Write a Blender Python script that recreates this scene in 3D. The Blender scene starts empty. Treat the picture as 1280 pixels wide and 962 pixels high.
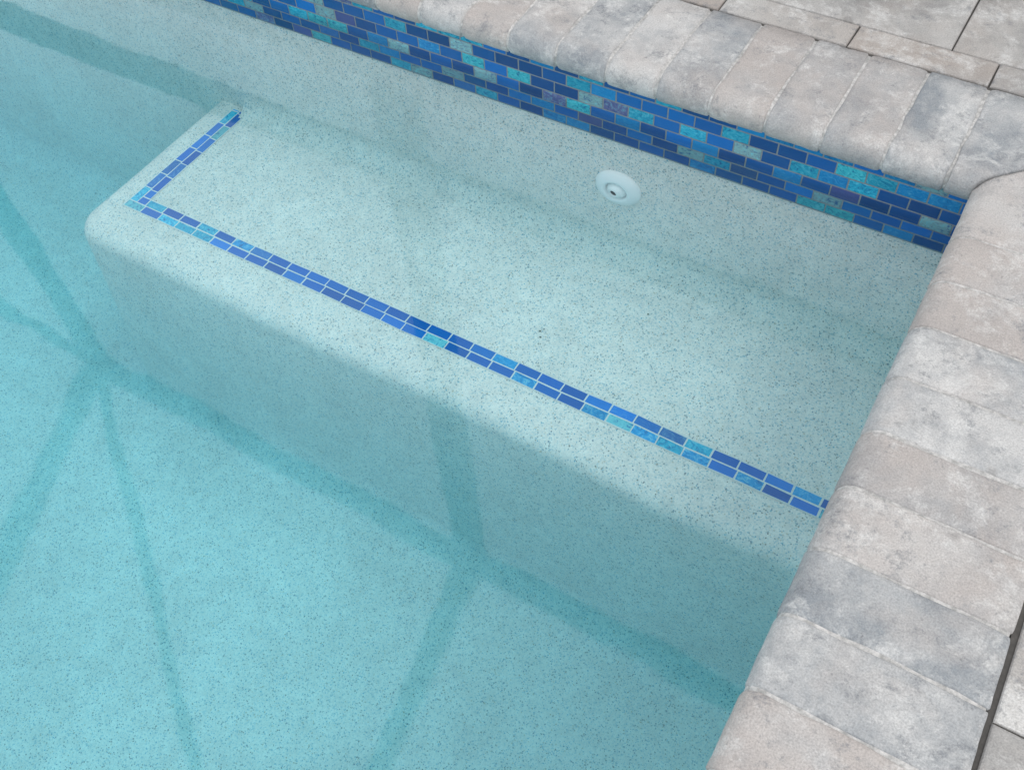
import bpy, bmesh, math, random
from mathutils import Vector, Matrix, noise
random.seed(11)
S=1.12
scene=bpy.context.scene
# ------------------------------------------------------------ dimensions (units of S metres)
ZW=-0.112; ZB=-0.44; ZF=-0.985
NX,NY=-0.017,1.26            # nose corner
PX0,PY0=-5.6,-2.6            # far nose lines
CW=0.2208; CT=0.056
WY=1.275; WX=0.008
EY=0.80; EX=-1.65
# ------------------------------------------------------------ helpers
def new_obj(name,bm,mats,smooth=False,parent=None,recalc=True):
    if recalc: bmesh.ops.recalc_face_normals(bm,faces=bm.faces[:])
    bmesh.ops.scale(bm,vec=(S,S,S),verts=bm.verts[:])
    me=bpy.data.meshes.new(name); bm.to_mesh(me); bm.free()
    for m in mats: me.materials.append(m)
    if smooth:
        for p in me.polygons: p.use_smooth=True
    ob=bpy.data.objects.new(name,me); scene.collection.objects.link(ob)
    if parent: ob.parent=parent
    return ob
def empty(name):
    e=bpy.data.objects.new(name,None); scene.collection.objects.link(e); return e
def mat(name):
    m=bpy.data.materials.new(name); m.use_nodes=True; nt=m.node_tree
    for n in list(nt.nodes): nt.nodes.remove(n)
    out=nt.nodes.new('ShaderNodeOutputMaterial')
    return m,nt,out
class N:
    def __init__(s,nt): s.nt=nt
    def node(s,t,**kw):
        n=s.nt.nodes.new(t)
        for k,v in kw.items(): setattr(n,k,v)
        return n
    def link(s,a,b): s.nt.links.new(a,b)
    def setin(s,sock,v):
        if isinstance(v,bpy.types.NodeSocket): s.link(v,sock)
        else: sock.default_value=v
    def mix(s,f,a,b,mode='MIX'):
        n=s.node('ShaderNodeMix',data_type='RGBA',blend_type=mode)
        s.setin(n.inputs[0],f); s.setin(n.inputs[6],c4(a)); s.setin(n.inputs[7],c4(b)); return n.outputs[2]
    def math(s,op,a,b=0.0,clamp=False):
        n=s.node('ShaderNodeMath',operation=op); n.use_clamp=clamp
        s.setin(n.inputs[0],a); s.setin(n.inputs[1],b); return n.outputs[0]
    def noise(s,vec,scale,detail=4,rough=.55,dist=0):
        n=s.node('ShaderNodeTexNoise'); s.link(vec,n.inputs['Vector'])
        n.inputs['Scale'].default_value=scale; n.inputs['Detail'].default_value=detail
        n.inputs['Roughness'].default_value=rough; n.inputs['Distortion'].default_value=dist
        return n.outputs['Fac']
    def ramp(s,fac,stops,interp='LINEAR'):
        n=s.node('ShaderNodeValToRGB'); s.link(fac,n.inputs[0]); cr=n.color_ramp; cr.interpolation=interp
        while len(cr.elements)<len(stops): cr.elements.new(.5)
        for e,(p,c) in zip(cr.elements,stops):
            e.position=p; e.color=c4(c)
        return n.outputs[0]
    def rng(s,v,a,b,c=0.,d=1.):
        n=s.node('ShaderNodeMapRange'); s.link(v,n.inputs[0])
        for i,x in enumerate((a,b,c,d)): n.inputs[i+1].default_value=x
        return n.outputs[0]
    def bump(s,h,strength,dist):
        n=s.node('ShaderNodeBump'); s.link(h,n.inputs['Height']); n.inputs['Strength'].default_value=strength
        n.inputs['Distance'].default_value=dist; return n.outputs[0]
    def scale(s,col,f):
        gm=s.node('ShaderNodeVectorMath',operation='SCALE'); s.link(col,gm.inputs[0]); s.setin(gm.inputs['Scale'],f); return gm.outputs[0]
def c4(c):
    if isinstance(c,(tuple,list)):
        return tuple(c)+(1.,) if len(c)==3 else tuple(c)
    if isinstance(c,(int,float)): return (c,c,c,1)
    return c
def bsdf(n,out,col,rough,normal=None,spec=.5,coat=0):
    b=n.node('ShaderNodeBsdfPrincipled'); n.setin(b.inputs['Base Color'],c4(col)); n.setin(b.inputs['Roughness'],rough)
    b.inputs['Specular IOR Level'].default_value=spec
    b.inputs['Coat Weight'].default_value=coat; b.inputs['Coat Roughness'].default_value=.05
    if normal is not None: n.link(normal,b.inputs['Normal'])
    n.link(b.outputs[0],out.inputs[0]); return b
def diffuse(n,out,col,normal=None):
    b=n.node('ShaderNodeBsdfDiffuse'); n.setin(b.inputs['Color'],c4(col))
    if normal is not None: n.link(normal,b.inputs['Normal'])
    n.link(b.outputs[0],out.inputs[0]); return b
def tintvec(n):
    tc=n.node('ShaderNodeTexCoord'); at=n.node('ShaderNodeAttribute',attribute_name='tint')
    sp=n.node('ShaderNodeSeparateColor'); n.link(at.outputs['Color'],sp.inputs[0])
    cm=n.node('ShaderNodeCombineXYZ')
    o=n.math('MULTIPLY',sp.outputs[2],40.)
    for i in range(3): n.link(o,cm.inputs[i])
    va=n.node('ShaderNodeVectorMath',operation='ADD'); n.link(tc.outputs['Object'],va.inputs[0]); n.link(cm.outputs[0],va.inputs[1])
    return va.outputs[0],sp.outputs,tc.outputs['Object']
# ------------------------------------------------------------ materials
def paver_mat(name,dark,light,warm,sc=1.):
    m,nt,out=mat(name); n=N(nt); v,t,obj=tintvec(n)
    big=n.noise(v,8*sc,4,.6,.3); med=n.noise(v,30*sc,6,.78,.1); fine=n.noise(obj,420,2,.6)
    f=n.math('ADD',n.math('MULTIPLY',big,1.8),n.math('MULTIPLY',med,1.05))
    f=n.math('ADD',f,n.math('MULTIPLY',t[0],.45))
    f=n.rng(f,1.22,1.95)
    col=n.mix(f,dark,light)
    wn=n.rng(n.math('ADD',n.noise(v,6*sc,4,.6,.4),n.math('MULTIPLY',t[1],.40)),.56,.90)
    col=n.mix(n.math('MULTIPLY',wn,.75),col,warm)
    # pale bloom in worn patches
    ef=n.math('MULTIPLY',n.rng(n.noise(v,13*sc,7,.80,.3),.51,.63),n.rng(n.noise(v,110,4,.8),.34,.56,.4,1.))
    col=n.mix(n.math('MULTIPLY',ef,.62),col,(.74,.73,.705))
    # grey scuffs and grime
    sc_=n.math('MULTIPLY',n.rng(n.noise(v,17*sc,7,.82,.25),.46,.38),n.rng(n.noise(v,140,3,.8),.40,.56,.3,1.))
    col=n.mix(n.math('MULTIPLY',sc_,.62),col,(.20,.21,.225))
    # rare round stain
    st=n.rng(n.noise(v,14,1,.3),.225,.20)
    col=n.mix(n.math('MULTIPLY',st,.40),col,(.17,.16,.155))
    pit=n.rng(n.noise(obj,95,3,.7),.36,.26)
    col=n.mix(n.math('MULTIPLY',pit,.5),col,(.17,.17,.175))
    g=n.rng(fine,.3,.7,.82,1.16)
    h=n.math('ADD',n.math('MULTIPLY',med,.9),n.math('MULTIPLY',fine,.3))
    bsdf(n,out,n.scale(col,g),.9,n.bump(h,.7,.004),.2)
    return m
M_cop=paver_mat('coping_concrete',(.285,.305,.322),(.57,.56,.545),(.49,.435,.40))
M_deck=paver_mat('deck_concrete',(.26,.255,.25),(.50,.48,.455),(.41,.355,.315),.8)
def mortar_mat():
    m,nt,out=mat('mortar'); n=N(nt); tc=n.node('ShaderNodeTexCoord')
    f=n.noise(tc.outputs['Object'],110,4,.7)
    bsdf(n,out,n.mix(n.rng(f,.35,.65),(.36,.355,.34),(.68,.66,.635)),.9,n.bump(f,.5,.003),.2); return m
M_mortar=mortar_mat()
def simple(name,a,b,sc,rough=.85):
    m,nt,out=mat(name); n=N(nt); tc=n.node('ShaderNodeTexCoord')
    f=n.noise(tc.outputs['Object'],sc,4,.6); bsdf(n,out,n.mix(f,a,b),rough,n.bump(f,.4,.004),.3); return m
M_sand=simple('joint_sand',(.06,.058,.055),(.14,.13,.12),120)
M_grass=simple('lawn',(.04,.07,.02),(.08,.12,.04),6)
M_alu=simple('bronze_aluminium',(.02,.019,.018),(.03,.028,.026),20,.45)
M_grout=simple('grout',(.60,.63,.63),(.78,.81,.80),200)
M_grout2=simple('waterline_grout',(.14,.18,.20),(.28,.31,.32),150)
def plaster():
    m,nt,out=mat('pebble_plaster'); n=N(nt); tc=n.node('ShaderNodeTexCoord'); v=tc.outputs['Object']
    def vor(sc):
        x=n.node('ShaderNodeTexVoronoi'); n.link(v,x.inputs['Vector']); x.inputs['Scale'].default_value=sc
        s=n.node('ShaderNodeSeparateColor'); n.link(x.outputs['Color'],s.inputs[0]); return s.outputs,x.outputs['Distance']
    a,da=vor(385); b,db=vor(235)
    base=n.ramp(a[0],[(0,(.77,.735,.695)),(.36,(.83,.80,.76)),(.64,(.705,.695,.675)),(.80,(.57,.63,.64)),(.91,(.40,.52,.57)),(.96,(.35,.39,.40)),(.985,(.59,.53,.45))],'CONSTANT')
    sel=n.math('MULTIPLY',n.math('GREATER_THAN',b[0],.92),n.math('LESS_THAN',db,.38))
    bc=n.ramp(b[1],[(0,(.11,.21,.30)),(.35,(.08,.37,.50)),(.6,(.16,.17,.17)),(.85,(.42,.33,.24))],'CONSTANT')
    col=n.mix(n.math('MULTIPLY',sel,.85),base,bc)
    lg=n.noise(v,3.2,3,.6,.4)
    md=n.noise(v,26,4,.7)
    g=n.math('ADD',n.rng(lg,.3,.7,-.06,.06),n.rng(md,.3,.7,.92,1.07))
    diffuse(n,out,n.scale(col,g)); return m
M_pl=plaster()
def tilemat(name,stops,low,high,tw):
    m,nt,out=mat(name); n=N(nt); v,t,obj=tintvec(n)
    base=n.ramp(t[0],stops,'CONSTANT')
    mp=n.node('ShaderNodeMapping'); n.link(v,mp.inputs[0]); mp.inputs['Scale'].default_value=(1,1,1.6); mp.inputs['Rotation'].default_value=(.3,.4,.6)
    s=n.noise(mp.outputs[0],60,4,.65,2.2)
    lightness=n.rng(t[0],.58,.76)
    k=n.math('MULTIPLY',n.rng(s,.52,.70),n.math('ADD',n.math('MULTIPLY',lightness,.75),.03))
    col=n.mix(k,base,high)
    k2=n.math('MULTIPLY',n.rng(s,.48,.34),n.math('ADD',n.math('MULTIPLY',lightness,.80),.12))
    col=n.mix(k2,col,low)
    v1=n.scale(col,n.rng(t[1],0,1,.82,1.15))
    lw=n.node('ShaderNodeLayerWeight'); lw.inputs[0].default_value=.35
    irid=n.math('MULTIPLY',n.math('MULTIPLY',lw.outputs['Facing'],n.rng(n.noise(v,14,2),.50,.68)),tw)
    col=n.mix(irid,v1,(.20,.18,.46))
    bsdf(n,out,col,.12,n.bump(s,.15,.002),.5,.15); return m
M_trim=tilemat('cobalt_glass_tile',[(0,(.000,.14,.52)),(.30,(.000,.17,.60)),(.50,(.000,.21,.68)),(.64,(.02,.19,.54)),(.68,(.000,.33,.70)),(.80,(.01,.48,.72)),(.93,(.14,.54,.64))],(.000,.15,.42),(.28,.68,.78),.02)
M_tile=tilemat('iridescent_glass_tile',[(0,(.001,.055,.22)),(.20,(.001,.085,.32)),(.40,(.001,.12,.42)),(.55,(.05,.075,.26)),(.585,(.002,.19,.46)),(.70,(.01,.33,.50)),(.83,(.03,.40,.48)),(.93,(.20,.36,.38)),(.98,(.12,.13,.30))],(.001,.07,.24),(.14,.54,.66),.12)
def white_plastic():
    m,nt,out=mat('white_plastic'); n=N(nt); tc=n.node('ShaderNodeTexCoord')
    f=n.noise(tc.outputs['Object'],40,3); bsdf(n,out,n.mix(f,(.84,.86,.86),(.91,.91,.91)),.4,None,.4); return m
M_white=white_plastic()
M_hole_shade=simple('opening_shade',(.03,.035,.04),(.05,.055,.06),30)
def water():
    m,nt,out=mat('pool_water'); n=N(nt); tc=n.node('ShaderNodeTexCoord'); ge=n.node('ShaderNodeNewGeometry')
    a=n.noise(tc.outputs['Object'],2.2,2,.5,.3); b=n.noise(tc.outputs['Object'],11,2,.5)
    h=n.math('ADD',a,n.math('MULTIPLY',b,.12))
    bp=n.bump(h,.22,.008)
    dt=n.node('ShaderNodeVectorMath',operation='DOT_PRODUCT'); n.link(ge.outputs['Normal'],dt.inputs[0]); n.link(ge.outputs['Incoming'],dt.inputs[1])
    c=n.math('ABSOLUTE',dt.outputs['Value']); f=n.math('POWER',n.math('SUBTRACT',1.,c,True),4.)
    f=n.math('ADD',n.math('MULTIPLY',f,.92),.058,True)
    tr=n.node('ShaderNodeBsdfTransparent'); gl=n.node('ShaderNodeBsdfGlossy'); gl.inputs['Roughness'].default_value=.035
    n.link(bp,gl.inputs['Normal'])
    mx=n.node('ShaderNodeMixShader'); n.link(f,mx.inputs[0]); n.link(tr.outputs[0],mx.inputs[1]); n.link(gl.outputs[0],mx.inputs[2])
    n.link(mx.outputs[0],out.inputs[0])
    ab=n.node('ShaderNodeVolumeAbsorption'); ab.inputs['Color'].default_value=(.455,.875,.93,1); ab.inputs['Density'].default_value=1.0
    n.link(ab.outputs[0],out.inputs['Volume'])
    return m
M_water=water()
# ------------------------------------------------------------ block primitive
def block(bm,lay,fn,a0,a1,b0,b1,th,bev,tint,jit=0.):
    def ring(i,c):
        pts=[(a0+i,b0+i),(a1-i,b0+i),(a1-i,b1-i),(a0+i,b1-i)]
        return [(p[0],p[1],c) for p in pts]
    rings=[ring(0,-th),ring(0,-bev),ring(bev*.35,-bev*.3),ring(bev,0)]
    vs=[]
    js=[(random.uniform(-jit,jit),random.uniform(-jit,jit)) for _ in range(4)]
    for r in rings:
        vs.append([bm.verts.new(fn(p[0]+js[k][0],p[1]+js[k][1],p[2])) for k,p in enumerate(r)])
    fs=[]
    for i in range(len(vs)-1):
        for k in range(4):
            fs.append(bm.faces.new((vs[i][k],vs[i][(k+1)%4],vs[i+1][(k+1)%4],vs[i+1][k])))
    fs.append(bm.faces.new(vs[-1])); fs.append(bm.faces.new(vs[0][::-1]))
    for f in fs:
        for l in f.loops: l[lay]=tint
def rt(): return (random.random(),random.random(),random.random(),1)
# ------------------------------------------------------------ coping
def prof(shr=0.):
    pts=[]
    for k in range(11):
        a=-math.pi/2+math.pi*k/10
        pts.append((.028-.028*math.cos(a),-CT/2+CT/2*math.sin(a)))
    for k in range(1,6): pts.append((.028+(CW-.032-.028)*k/5,0))
    pts+= [(CW-.001,-.002),(CW,-.005),(CW,-CT)]
    if shr:
        cx,cz=CW/2,-CT/2
        pts=[(cx+(w-cx)*(1-shr/(CW/2)),cz+(z-cz)*(1-shr/(CT/2))) for w,z in pts]
    return pts
sides=[]
TX=NX-PX0; TY=NY-PY0
V=Vector
sides.append((V((NX,NY,0)),V((-1,0,0)),V((0,1,0)),TX,.040,.0945))
sides.append((V((NX,NY,0)),V((0,-1,0)),V((1,0,0)),TY,.120,.0915))
sides.append((V((PX0,PY0,0)),V((1,0,0)),V((0,-1,0)),TX,.06,.093))
sides.append((V((PX0,PY0,0)),V((0,1,0)),V((-1,0,0)),TY,.06,.093))
def sweep_piece(bm,lay,side,s0,s1,m0,m1,gap,tint,shrbase=0.,n=6,rough=0.):
    O,D,Nn,L,_,_=side
    ts=[(0.,.0034),(.010,.0016),(.028,.0004)]+[(x,0.) for x in [.08+.84*i/n for i in range(n+1)]]+[(.972,.0004),(.990,.0016),(1.,.0034)]
    rows=[]; seed=V((random.random()*50,random.random()*50,0))
    for t,sh in ts:
        row=[]
        for (w,z) in prof(shrbase+sh):
            a=s0+gap if not m0 else s0-w+gap
            b=s1-gap if not m1 else s1+w-gap
            s=a+(b-a)*t
            p=O+D*s+Nn*w+V((0,0,z))
            if rough:
                d=noise.noise_vector((p*26)+seed)*rough+noise.noise_vector((p*90)+seed)*rough*.5
                edge=1.0 if t<.05 or t>.95 else .38
                p=p+V((d.x*edge,d.y*edge,d.z*.55))
            row.append(bm.verts.new(p))
        rows.append(row)
    fs=[]
    m=len(rows[0])
    for i in range(len(rows)-1):
        for k in range(m):
            fs.append(bm.faces.new((rows[i][k],rows[i][(k+1)%m],rows[i+1][(k+1)%m],rows[i+1][k])))
    fs.append(bm.faces.new(rows[0])); fs.append(bm.faces.new(rows[-1][::-1]))
    for f in fs:
        for l in f.loops: l[lay]=tint
coping=empty('pool_coping')
bm=bmesh.new(); lay=bm.loops.layers.float_color.new('tint')
bm2=bmesh.new(); lay2=bm2.loops.layers.float_color.new('tint')
for sd in sides:
    L=sd[3]; j=[0.]; s=sd[4]
    while s<L-.03:
        j.append(s+random.uniform(-.0025,.0025)); s+=sd[5]
    j.append(L)
    for i in range(len(j)-1):
        sweep_piece(bm,lay,sd,j[i],j[i+1],i==0,i==len(j)-2,.0016,rt(),0,8,.0022)
    sweep_piece(bm2,lay2,sd,0,L,True,True,0,(0,0,0,1),.0024,60)
new_obj('bullnose_pavers',bm,[M_cop],True,coping)
new_obj('mortar_joints',bm2,[M_mortar],True,coping)
# ------------------------------------------------------------ deck
OX1=NX+CW; OY1=NY+CW; OX0=PX0-CW; OY0=PY0-CW
g=.0045
bm=bmesh.new(); lay=bm.loops.layers.float_color.new('tint')
ident=lambda a,b,c:(a,b,c-.002)
def pv(x0,x1,y0,y1): block(bm,lay,ident,x0+.0014,x1-.0014,y0+.0014,y1-.0014,.05,.0030,rt(),.0009)
SW=.066
lx=OX1+g+SW
xs=[lx]+[v for v in [-.29+.23*k for k in range(8,-30,-1)] if OX0<v<lx-.05]+[OX0-SW]
for i in range(len(xs)-1):
    pv(xs[i+1],xs[i],OY1+g,OY1+g+SW)
    pv(xs[i+1],xs[i],OY0-g-SW,OY0-g)
ys=[OY1+g]+[v for v in [.492+.23*k for k in range(8,-20,-1)] if OY0<v<OY1-.05]+[OY0-g]
for i in range(len(ys)-1):
    pv(OX1+g,OX1+g+SW,ys[i+1],ys[i]); pv(OX0-g-SW,OX0-g,ys[i+1],ys[i])
def region(x0,x1,y0,y1,xa,rh,dirn=1):
    y=y0 if dirn>0 else y1; r=0
    while (y<y1-.02 if dirn>0 else y>y0+.02):
        ya,yb=(y,min(y+rh,y1)) if dirn>0 else (max(y-rh,y0),y)
        off=xa+(.17 if r%2 else 0)
        js=[x0]; k=math.ceil((x0-off)/.34+1e-6)
        while off+k*.34<x1:
            if off+k*.34>x0+.03: js.append(off+k*.34)
            k+=1
        js.append(x1)
        for i in range(len(js)-1): pv(js[i],js[i+1],ya,yb)
        y+=dirn*rh; r+=1
IX0=OX0-g-SW; IX1=OX1+g+SW; IY0=OY0-g-SW; IY1=OY1+g+SW
DX0,DX1,DY0,DY1=-7.2,2.6,-4.2,3.0
region(DX0,DX1,IY1,DY1,-.137,.23)
region(IX1,DX1,IY0,IY1,.3,.20,-1)
region(DX0,IX0,IY0,IY1,0,.20,-1)
region(DX0,DX1,DY0,IY0,0,.20,-1)
deck=new_obj('paver_deck',bm,[M_deck])
def frame(name,ox0,ox1,oy0,oy1,ix0,ix1,iy0,iy1,z,m,parent=None):
    b=bmesh.new()
    o=[b.verts.new(p) for p in [(ox0,oy0,z),(ox1,oy0,z),(ox1,oy1,z),(ox0,oy1,z)]]
    i=[b.verts.new(p) for p in [(ix0,iy0,z),(ix1,iy0,z),(ix1,iy1,z),(ix0,iy1,z)]]
    for k in range(4): b.faces.new((o[k],o[(k+1)%4],i[(k+1)%4],i[k]))
    return new_obj(name,b,[m],False,parent)
frame('sand_bed',DX0,DX1,DY0,DY1,PX0+.04,NX-.0+.035,PY0+.0,NY+.035,-.0605,M_sand,deck)
frame('joint_sand',DX0,DX1,DY0,DY1,OX0+.001,OX1-.001,OY0+.001,OY1-.001,-.007,M_sand,deck)
frame('ground',-900,900,-900,900,DX0-.0,DX1,DY0,DY1,-.02,M_grass)
# ------------------------------------------------------------ pool shell
pool=empty('swimming_pool')
def strip(bm,path,x0,x1,n=1):
    prev=None
    for i in range(n+1):
        x=x0+(x1-x0)*i/n
        row=[bm.verts.new((x,y,z)) for y,z in path]
        if prev:
            for k in range(len(path)-1): bm.faces.new((prev[k],prev[k+1],row[k+1],row[k]))
        prev=row
def cove(y,z,r,n=8):
    return [(y-r+r*math.cos(a),z+r-r*math.sin(a)) for a in [math.pi/2*k/n for k in range(n+1)]]
bm=bmesh.new()
strip(bm,[(WY,-.04)]+cove(WY,ZB,.045)+[(EY+.10,ZB)],EX+.10,WX+.02,20)
strip(bm,[(WY,-.04)]+cove(WY,ZF,.09)+[(PY0+.0,ZF)],PX0+.01,EX+.10,1)
new_obj('back_wall_and_bench_top',bm,[M_pl],True,pool)
bm=bmesh.new()
def quad(bm,*p): bm.faces.new([bm.verts.new(q) for q in p])
quad(bm,(EX+.10,PY0,ZF),(WX+.02,PY0,ZF),(WX+.02,EY+.05,ZF),(EX+.10,EY+.05,ZF))
quad(bm,(WX,PY0,ZF-.02),(WX,WY+.02,ZF-.02),(WX,WY+.02,-.04),(WX,PY0,-.04))
quad(bm,(PX0-.015,PY0-.02,ZF-.02),(PX0-.015,WY+.02,ZF-.02),(PX0-.015,WY+.02,-.04),(PX0-.015,PY0-.02,-.04))
quad(bm,(PX0-.02,PY0-.015,ZF-.02),(WX+.02,PY0-.015,ZF-.02),(WX+.02,PY0-.015,-.04),(PX0-.02,PY0-.015,-.04))
quad(bm,(PX0-.02,PY0-.02,ZF-.001),(PX0+.02,PY0-.02,ZF-.001),(PX0+.02,WY,ZF-.001),(PX0-.02,WY,ZF-.001))
quad(bm,(PX0+.02,PY0-.02,ZF-.001),(WX+.02,PY0-.02,ZF-.001),(WX+.02,PY0+.0,ZF-.001),(PX0+.02,PY0+.0,ZF-.001))
new_obj('floor_and_walls',bm,[M_pl],False,pool)
path=[]; R=.06
for y in [WY+.02,1.15,1.0,.93]: path.append((EX,y,-1,0))
cx,cy=EX+R,EY+R
for k in range(13):
    a=math.pi+math.pi/2*k/12
    path.append((cx+R*math.cos(a),cy+R*math.sin(a),math.cos(a),math.sin(a)))
nx=60
for k in range(1,nx+1):
    x=cx+(WX+.02-cx)*k/nx; path.append((x,EY,0,-1))
pr=[(-.10,ZB)]
pr.append((-.055,ZB))
rr=.040
for k in range(1,9):
    a=math.pi/2*k/8; pr.append((-rr+rr*math.sin(a),ZB-rr+rr*math.cos(a)-.0))
pr+=[(.004,ZB-.12),(.010,ZB-.25),(.018,ZF+.14)]
for k in range(0,9):
    a=math.pi/2*k/8; pr.append((.10-.08*math.cos(a),ZF+.08-.08*math.sin(a)+.0006))
bm=bmesh.new(); prev=None
for (x,y,nx_,ny_) in path:
    row=[]
    for i,(o,z) in enumerate(pr):
        oo=o
        if i>2 and i<len(pr)-3:
            oo+=noise.noise(V((x*3,y*3,z*2)))*.012
        if o<=-.10:
            row.append(bm.verts.new(((EX+.10 if nx_<-.01 or x<EX+.10 else x), (EY+.10 if (ny_<-.01 or y<EY+.10) else y), z)))
        else: row.append(bm.verts.new((x+nx_*oo,y+ny_*oo,z)))
    if prev:
        for k in range(len(pr)-1):
            try: bm.faces.new((prev[k],prev[k+1],row[k+1],row[k]))
            except Exception: pass
    prev=row
new_obj('bench_rim',bm,[M_pl],True,pool)
# ------------------------------------------------------------ waterline tiles
TL=.0485; zr=[-.034,-.0572,-.0804,-.1036,-.1262,-.1450,-.1640]
def pick():
    return (random.random(),random.random(),random.random(),1)
bm=bmesh.new(); lay=bm.loops.layers.float_color.new('tint')
gp=.0010
backf=lambda a,b,c:(a,WY-.0045-c,b)
rightf=lambda a,b,c:(WX-.0045-c,a,b)
leftf=lambda a,b,c:(PX0-.015+.0045+c,a,b)
frontf=lambda a,b,c:(a,PY0-.015+.0045+c,b)
for fn,a0,a1 in [(backf,PX0-.01,WX-.006),(rightf,PY0-.01,WY-.006),(leftf,PY0-.01,WY-.006),(frontf,PX0-.01,WX-.006)]:
    for r in range(6):
        a=a1+ (TL*.5 if r%2 else 0)
        while a>a0:
            lo=max(a-TL,a0); hi=min(a,a1)
            if hi-lo>.006: block(bm,lay,fn,lo+gp,hi-gp,zr[r+1]+gp,zr[r]-gp,.003,.0009,pick(),.0003)
            a-=TL
new_obj('waterline_tiles',bm,[M_tile],False,pool)
bm=bmesh.new()
zt,zb=-.03,-.1652
quad(bm,(PX0,WY-.004,zt),(WX,WY-.004,zt),(WX,WY-.004,zb),(PX0,WY-.004,zb))
quad(bm,(PX0,WY-.004,zb),(WX,WY-.004,zb),(WX,WY+.002,zb),(PX0,WY+.002,zb))
quad(bm,(WX-.004,PY0,zt),(WX-.004,WY,zt),(WX-.004,WY,zb),(WX-.004,PY0,zb))
quad(bm,(PX0-.011,PY0,zt),(PX0-.011,WY,zt),(PX0-.011,WY,zb),(PX0-.011,PY0,zb))
quad(bm,(PX0,PY0-.011,zt),(WX,PY0-.011,zt),(WX,PY0-.011,zb),(PX0,PY0-.011,zb))
new_obj('waterline_grout',bm,[M_grout2],False,pool)
# ------------------------------------------------------------ bench trim tiles
bm=bmesh.new(); lay=bm.loops.layers.float_color.new('tint')
TW=.0204; Y0=.896; X0=-1.582
wob=lambda a:noise.noise(V((a*9,3.1,0)))*.0016
top=lambda a,b,c:(a,b+wob(a),ZB+.0016+c+ noise.noise(V((a*5,b*5,0)))*.0006)
topy=lambda a,b,c:(b+wob(a+7),a,ZB+.0016+c)
gt=.0012
def pick2():
    r=random.random()
    return ((random.uniform(0,.64) if r<.74 else random.uniform(.64,1)),random.random(),random.random(),1)
def run(fn,a0,a1,b0,b1,off):
    a=a0-off
    while a<a1:
        lo=max(a,a0); hi=min(a+TL,a1)
        if hi-lo>.006: block(bm,lay,fn,lo+gt,hi-gt,b0+gt,b1-gt,.003,.0008,pick2(),.0005)
        a+=TL
run(top,X0,WX+.01,Y0,Y0+TW,0)
run(top,X0+TW,WX+.01,Y0+TW,Y0+2*TW,TL*.5)
run(topy,Y0+TW,1.262,X0,X0+TW,0)
run(topy,Y0+2*TW,1.262,X0+TW,X0+2*TW,TL*.5)
new_obj('bench_trim_tiles',bm,[M_trim],False,pool)
bm=bmesh.new(); e=.0012; z=ZB+.0012
quad(bm,(X0-e,Y0-e,z),(WX+.01,Y0-e,z),(WX+.01,Y0+2*TW+e,z),(X0-e,Y0+2*TW+e,z))
quad(bm,(X0-e,Y0+2*TW+e,z),(X0+2*TW+e,Y0+2*TW+e,z),(X0+2*TW+e,1.264,z),(X0-e,1.264,z))
new_obj('bench_trim_grout',bm,[M_grout],False,pool)
# ------------------------------------------------------------ return jet fitting
fit=empty('pool_return_fitting')
FX,FZ=-.592,-.272
def lathe(name,pts,m,centre,axis,seg=48):
    bm=bmesh.new(); q=V((0,0,1)).rotation_difference(V(axis).normalized()); rows=[]
    for r,h in pts:
        rows.append([bm.verts.new(V(centre)+q@V((r*math.cos(2*math.pi*k/seg),r*math.sin(2*math.pi*k/seg),h))) for k in range(seg)])
    for i in range(len(rows)-1):
        for k in range(seg): bm.faces.new((rows[i][k],rows[i][(k+1)%seg],rows[i+1][(k+1)%seg],rows[i+1][k]))
    bm.faces.new(rows[-1])
    for v in bm.verts: v.co.z=FZ+(v.co.z-FZ)*.80
    return new_obj(name,bm,[m],True,fit)
c=(FX,WY,FZ)
lathe('flange',[(.047,-.002),(.0475,.002),(.0465,.0045),(.042,.0085),(.036,.0120),(.0290,.0145),(.0245,.0148),(.0228,.0125),(.0225,.004),(.001,.003)],M_white,c,(0,-1,0))
ax=V((-.10,-.80,-.05)).normalized(); cb=V(c)+V((0,+.001,0))
rb=.0220
pts=[(rb*math.sin(a),rb*math.cos(a)) for a in [math.pi*(1-k/24) for k in range(0,24)]]
pts=[p for p in pts if p[1]<rb*.90]+[(rb*.38,rb*.93),(rb*.33,rb*.92),(rb*.31,rb*.5),(.0005,rb*.5)]
lathe('eyeball_nozzle',pts,M_white,cb,ax)
lathe('nozzle_shade_disc',[(rb*.30,rb*.80),(rb*.30,rb*.82),(.0005,rb*.83)],M_hole_shade,cb,ax,24)  # dark disc across the bore, its colour stands in for the shade inside
# ------------------------------------------------------------ debris
bm=bmesh.new()
def flake(x,y,r):
    k=6; vs=[bm.verts.new((x+r*random.uniform(.4,1)*math.cos(a),y+r*random.uniform(.3,1)*math.sin(a),ZB+.0014+random.uniform(0,.0015))) for a in [2*math.pi*i/k for i in range(k)]]
    bm.faces.new(vs)
for (x,y) in [(-.62,1.02),(-.612,1.008),(-.615,1.028),(-.46,1.155)]: flake(x,y,.0030)
for i in range(12): flake(random.uniform(-1.5,-.05),random.uniform(.95,1.2),.0015)
new_obj('leaf_debris',bm,[simple('dead_leaf',(.04,.08,.07),(.08,.12,.09),60)])
# ------------------------------------------------------------ water
bm=bmesh.new(); bmesh.ops.create_cube(bm,size=1)
x0,x1,y0,y1,z0,z1=PX0-.02,WX+.012,PY0-.02,WY+.012,ZF-.03,ZW
for v in bm.verts: v.co=((x0+x1)/2+v.co.x*(x1-x0),(y0+y1)/2+v.co.y*(y1-y0),(z0+z1)/2+v.co.z*(z1-z0))
new_obj('water',bm,[M_water])
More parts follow.
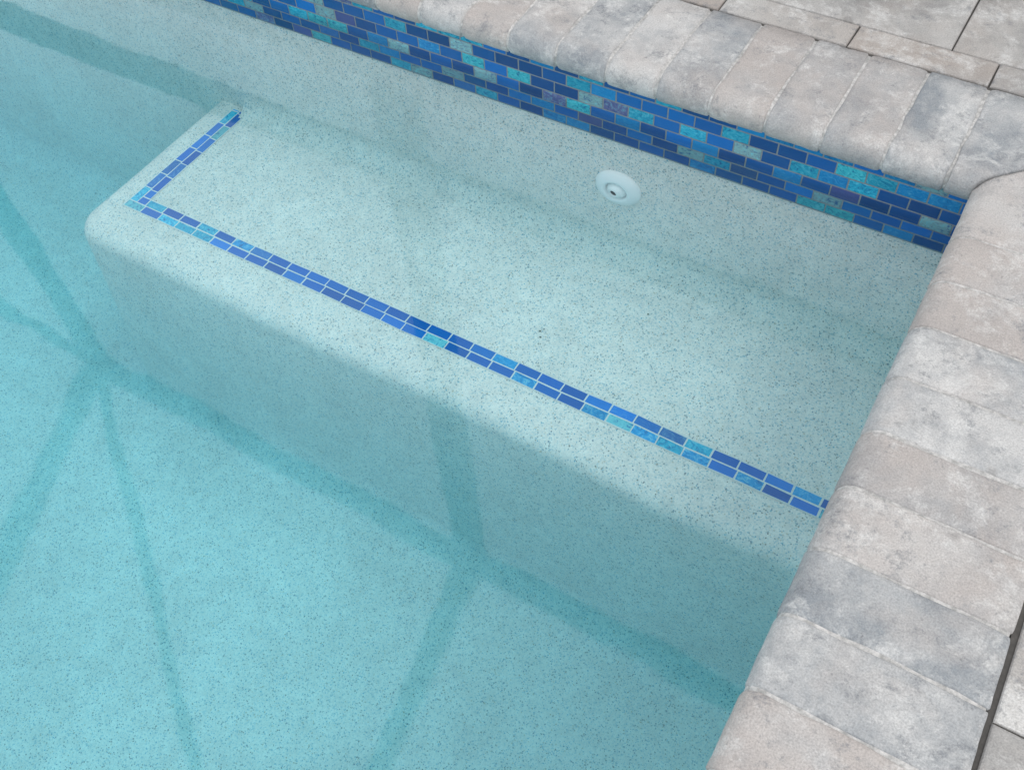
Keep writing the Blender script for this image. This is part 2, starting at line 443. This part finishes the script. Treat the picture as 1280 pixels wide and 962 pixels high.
# ------------------------------------------------------------ screen enclosure
bm=bmesh.new()
def beam(p,q,w,h):
    p=V(p);q=V(q); d=(q-p).normalized(); up=V((0,0,1)) if abs(d.z)<.9 else V((0,1,0))
    s=d.cross(up).normalized(); u=s.cross(d)
    vs=[]
    for c in (p,q): vs.append([bm.verts.new(c+s*a*w/2+u*b*h/2) for a,b in [(-1,-1),(1,-1),(1,1),(-1,1)]])
    for k in range(4): bm.faces.new((vs[0][k],vs[0][(k+1)%4],vs[1][(k+1)%4],vs[1][k]))
    bm.faces.new(vs[0]); bm.faces.new(vs[1][::-1])
EYB=1.82; EZ=3.50; RZ=.57
px=[-7.0,-4.31,-1.56,1.19]
beam((-4.36,EYB,EZ),(2.3,EYB,EZ),.10,.10)
beam((-7.,EYB,.83),(2.3,EYB,.83),.08,.065)
beam((-7.,EYB,.03),(2.3,EYB,.03),.05,.05)
Yr=-.35
for X in px:
    beam((X,EYB,0),(X,EYB,EZ-.05),.12,.08)
    beam((X,EYB-.05,EZ),(X,Yr,EZ+RZ*(EYB-Yr)),.13,.09)
    beam((X,Yr,EZ+RZ*(EYB-Yr)),(X,-4.,EZ+RZ*(EYB-Yr)),.13,.09)
beam((-7.,EYB,EZ-.0),(-4.36,EYB,EZ),.05,.05)
beam((-7.,Yr,EZ+RZ*(EYB-Yr)),(2.3,Yr,EZ+RZ*(EYB-Yr)),.08,.08)
beam((-4.31,EYB,EZ),(-2.12,-.05,EZ+RZ*(EYB+.05)),.065,.065)
new_obj('screen_enclosure',bm,[M_alu])
# ------------------------------------------------------------ light
w=bpy.data.worlds.new('World'); scene.world=w; w.use_nodes=True; nt=w.node_tree; n=N(nt)
bg=nt.nodes['Background']; sky=n.node('ShaderNodeTexSky'); sky.sky_type='NISHITA'; sky.sun_disc=False
el,az=math.radians(60),math.radians(75)
sky.sun_elevation=el; sky.sun_rotation=az; sky.dust_density=3
tc=n.node('ShaderNodeTexCoord'); cl=n.noise(tc.outputs['Generated'],1.6,4,.55,.3)
sp=n.node('ShaderNodeSeparateXYZ'); n.link(tc.outputs['Generated'],sp.inputs[0])
# added sky dimming towards +Y weakens reflections over the bench; brighter overhead and west
by=n.math('ADD',sp.outputs[1],n.math('MULTIPLY',n.math('SUBTRACT',cl,.5),.25))
by=n.math('ADD',by,n.math('MULTIPLY',n.math('ADD',sp.outputs[0],.45),.22))
sky_dim=n.rng(by,.36,.54,1.,.52)
cloud=n.scale(n.mix(0.,(10.8,11.1,11.5),(1,1,1)),sky_dim)
col=n.mix(n.rng(cl,.3,.7,.78,.92),sky.outputs[0],cloud)
n.link(col,bg.inputs[0]); bg.inputs[1].default_value=.123
sl=bpy.data.lights.new('sun','SUN'); sl.energy=.9; sl.angle=math.radians(30); sl.color=(1,.97,.92)
so=bpy.data.objects.new('sun',sl); scene.collection.objects.link(so)
d=V((math.sin(az)*math.cos(el),math.cos(az)*math.cos(el),math.sin(el)))
so.rotation_euler=d.to_track_quat('Z','Y').to_euler()
# ------------------------------------------------------------ camera
cam=bpy.data.cameras.new('camera'); co=bpy.data.objects.new('camera',cam); scene.collection.objects.link(co)
cam.sensor_width=36; cam.lens=1236/1280*36; cam.clip_start=.02; cam.clip_end=3000
Xc=V((.8585,.5110,-.0440)).normalized(); Zc=V((.3353,-.4942,.8021)).normalized(); Yc=Zc.cross(Xc).normalized(); Xc=Yc.cross(Zc)
M=Matrix((Xc,Yc,Zc)).transposed().to_4x4(); M.translation=V((0,0,S)); co.matrix_world=M
scene.camera=co
scene.view_settings.view_transform='Standard'; scene.view_settings.look='None'; scene.view_settings.exposure=0
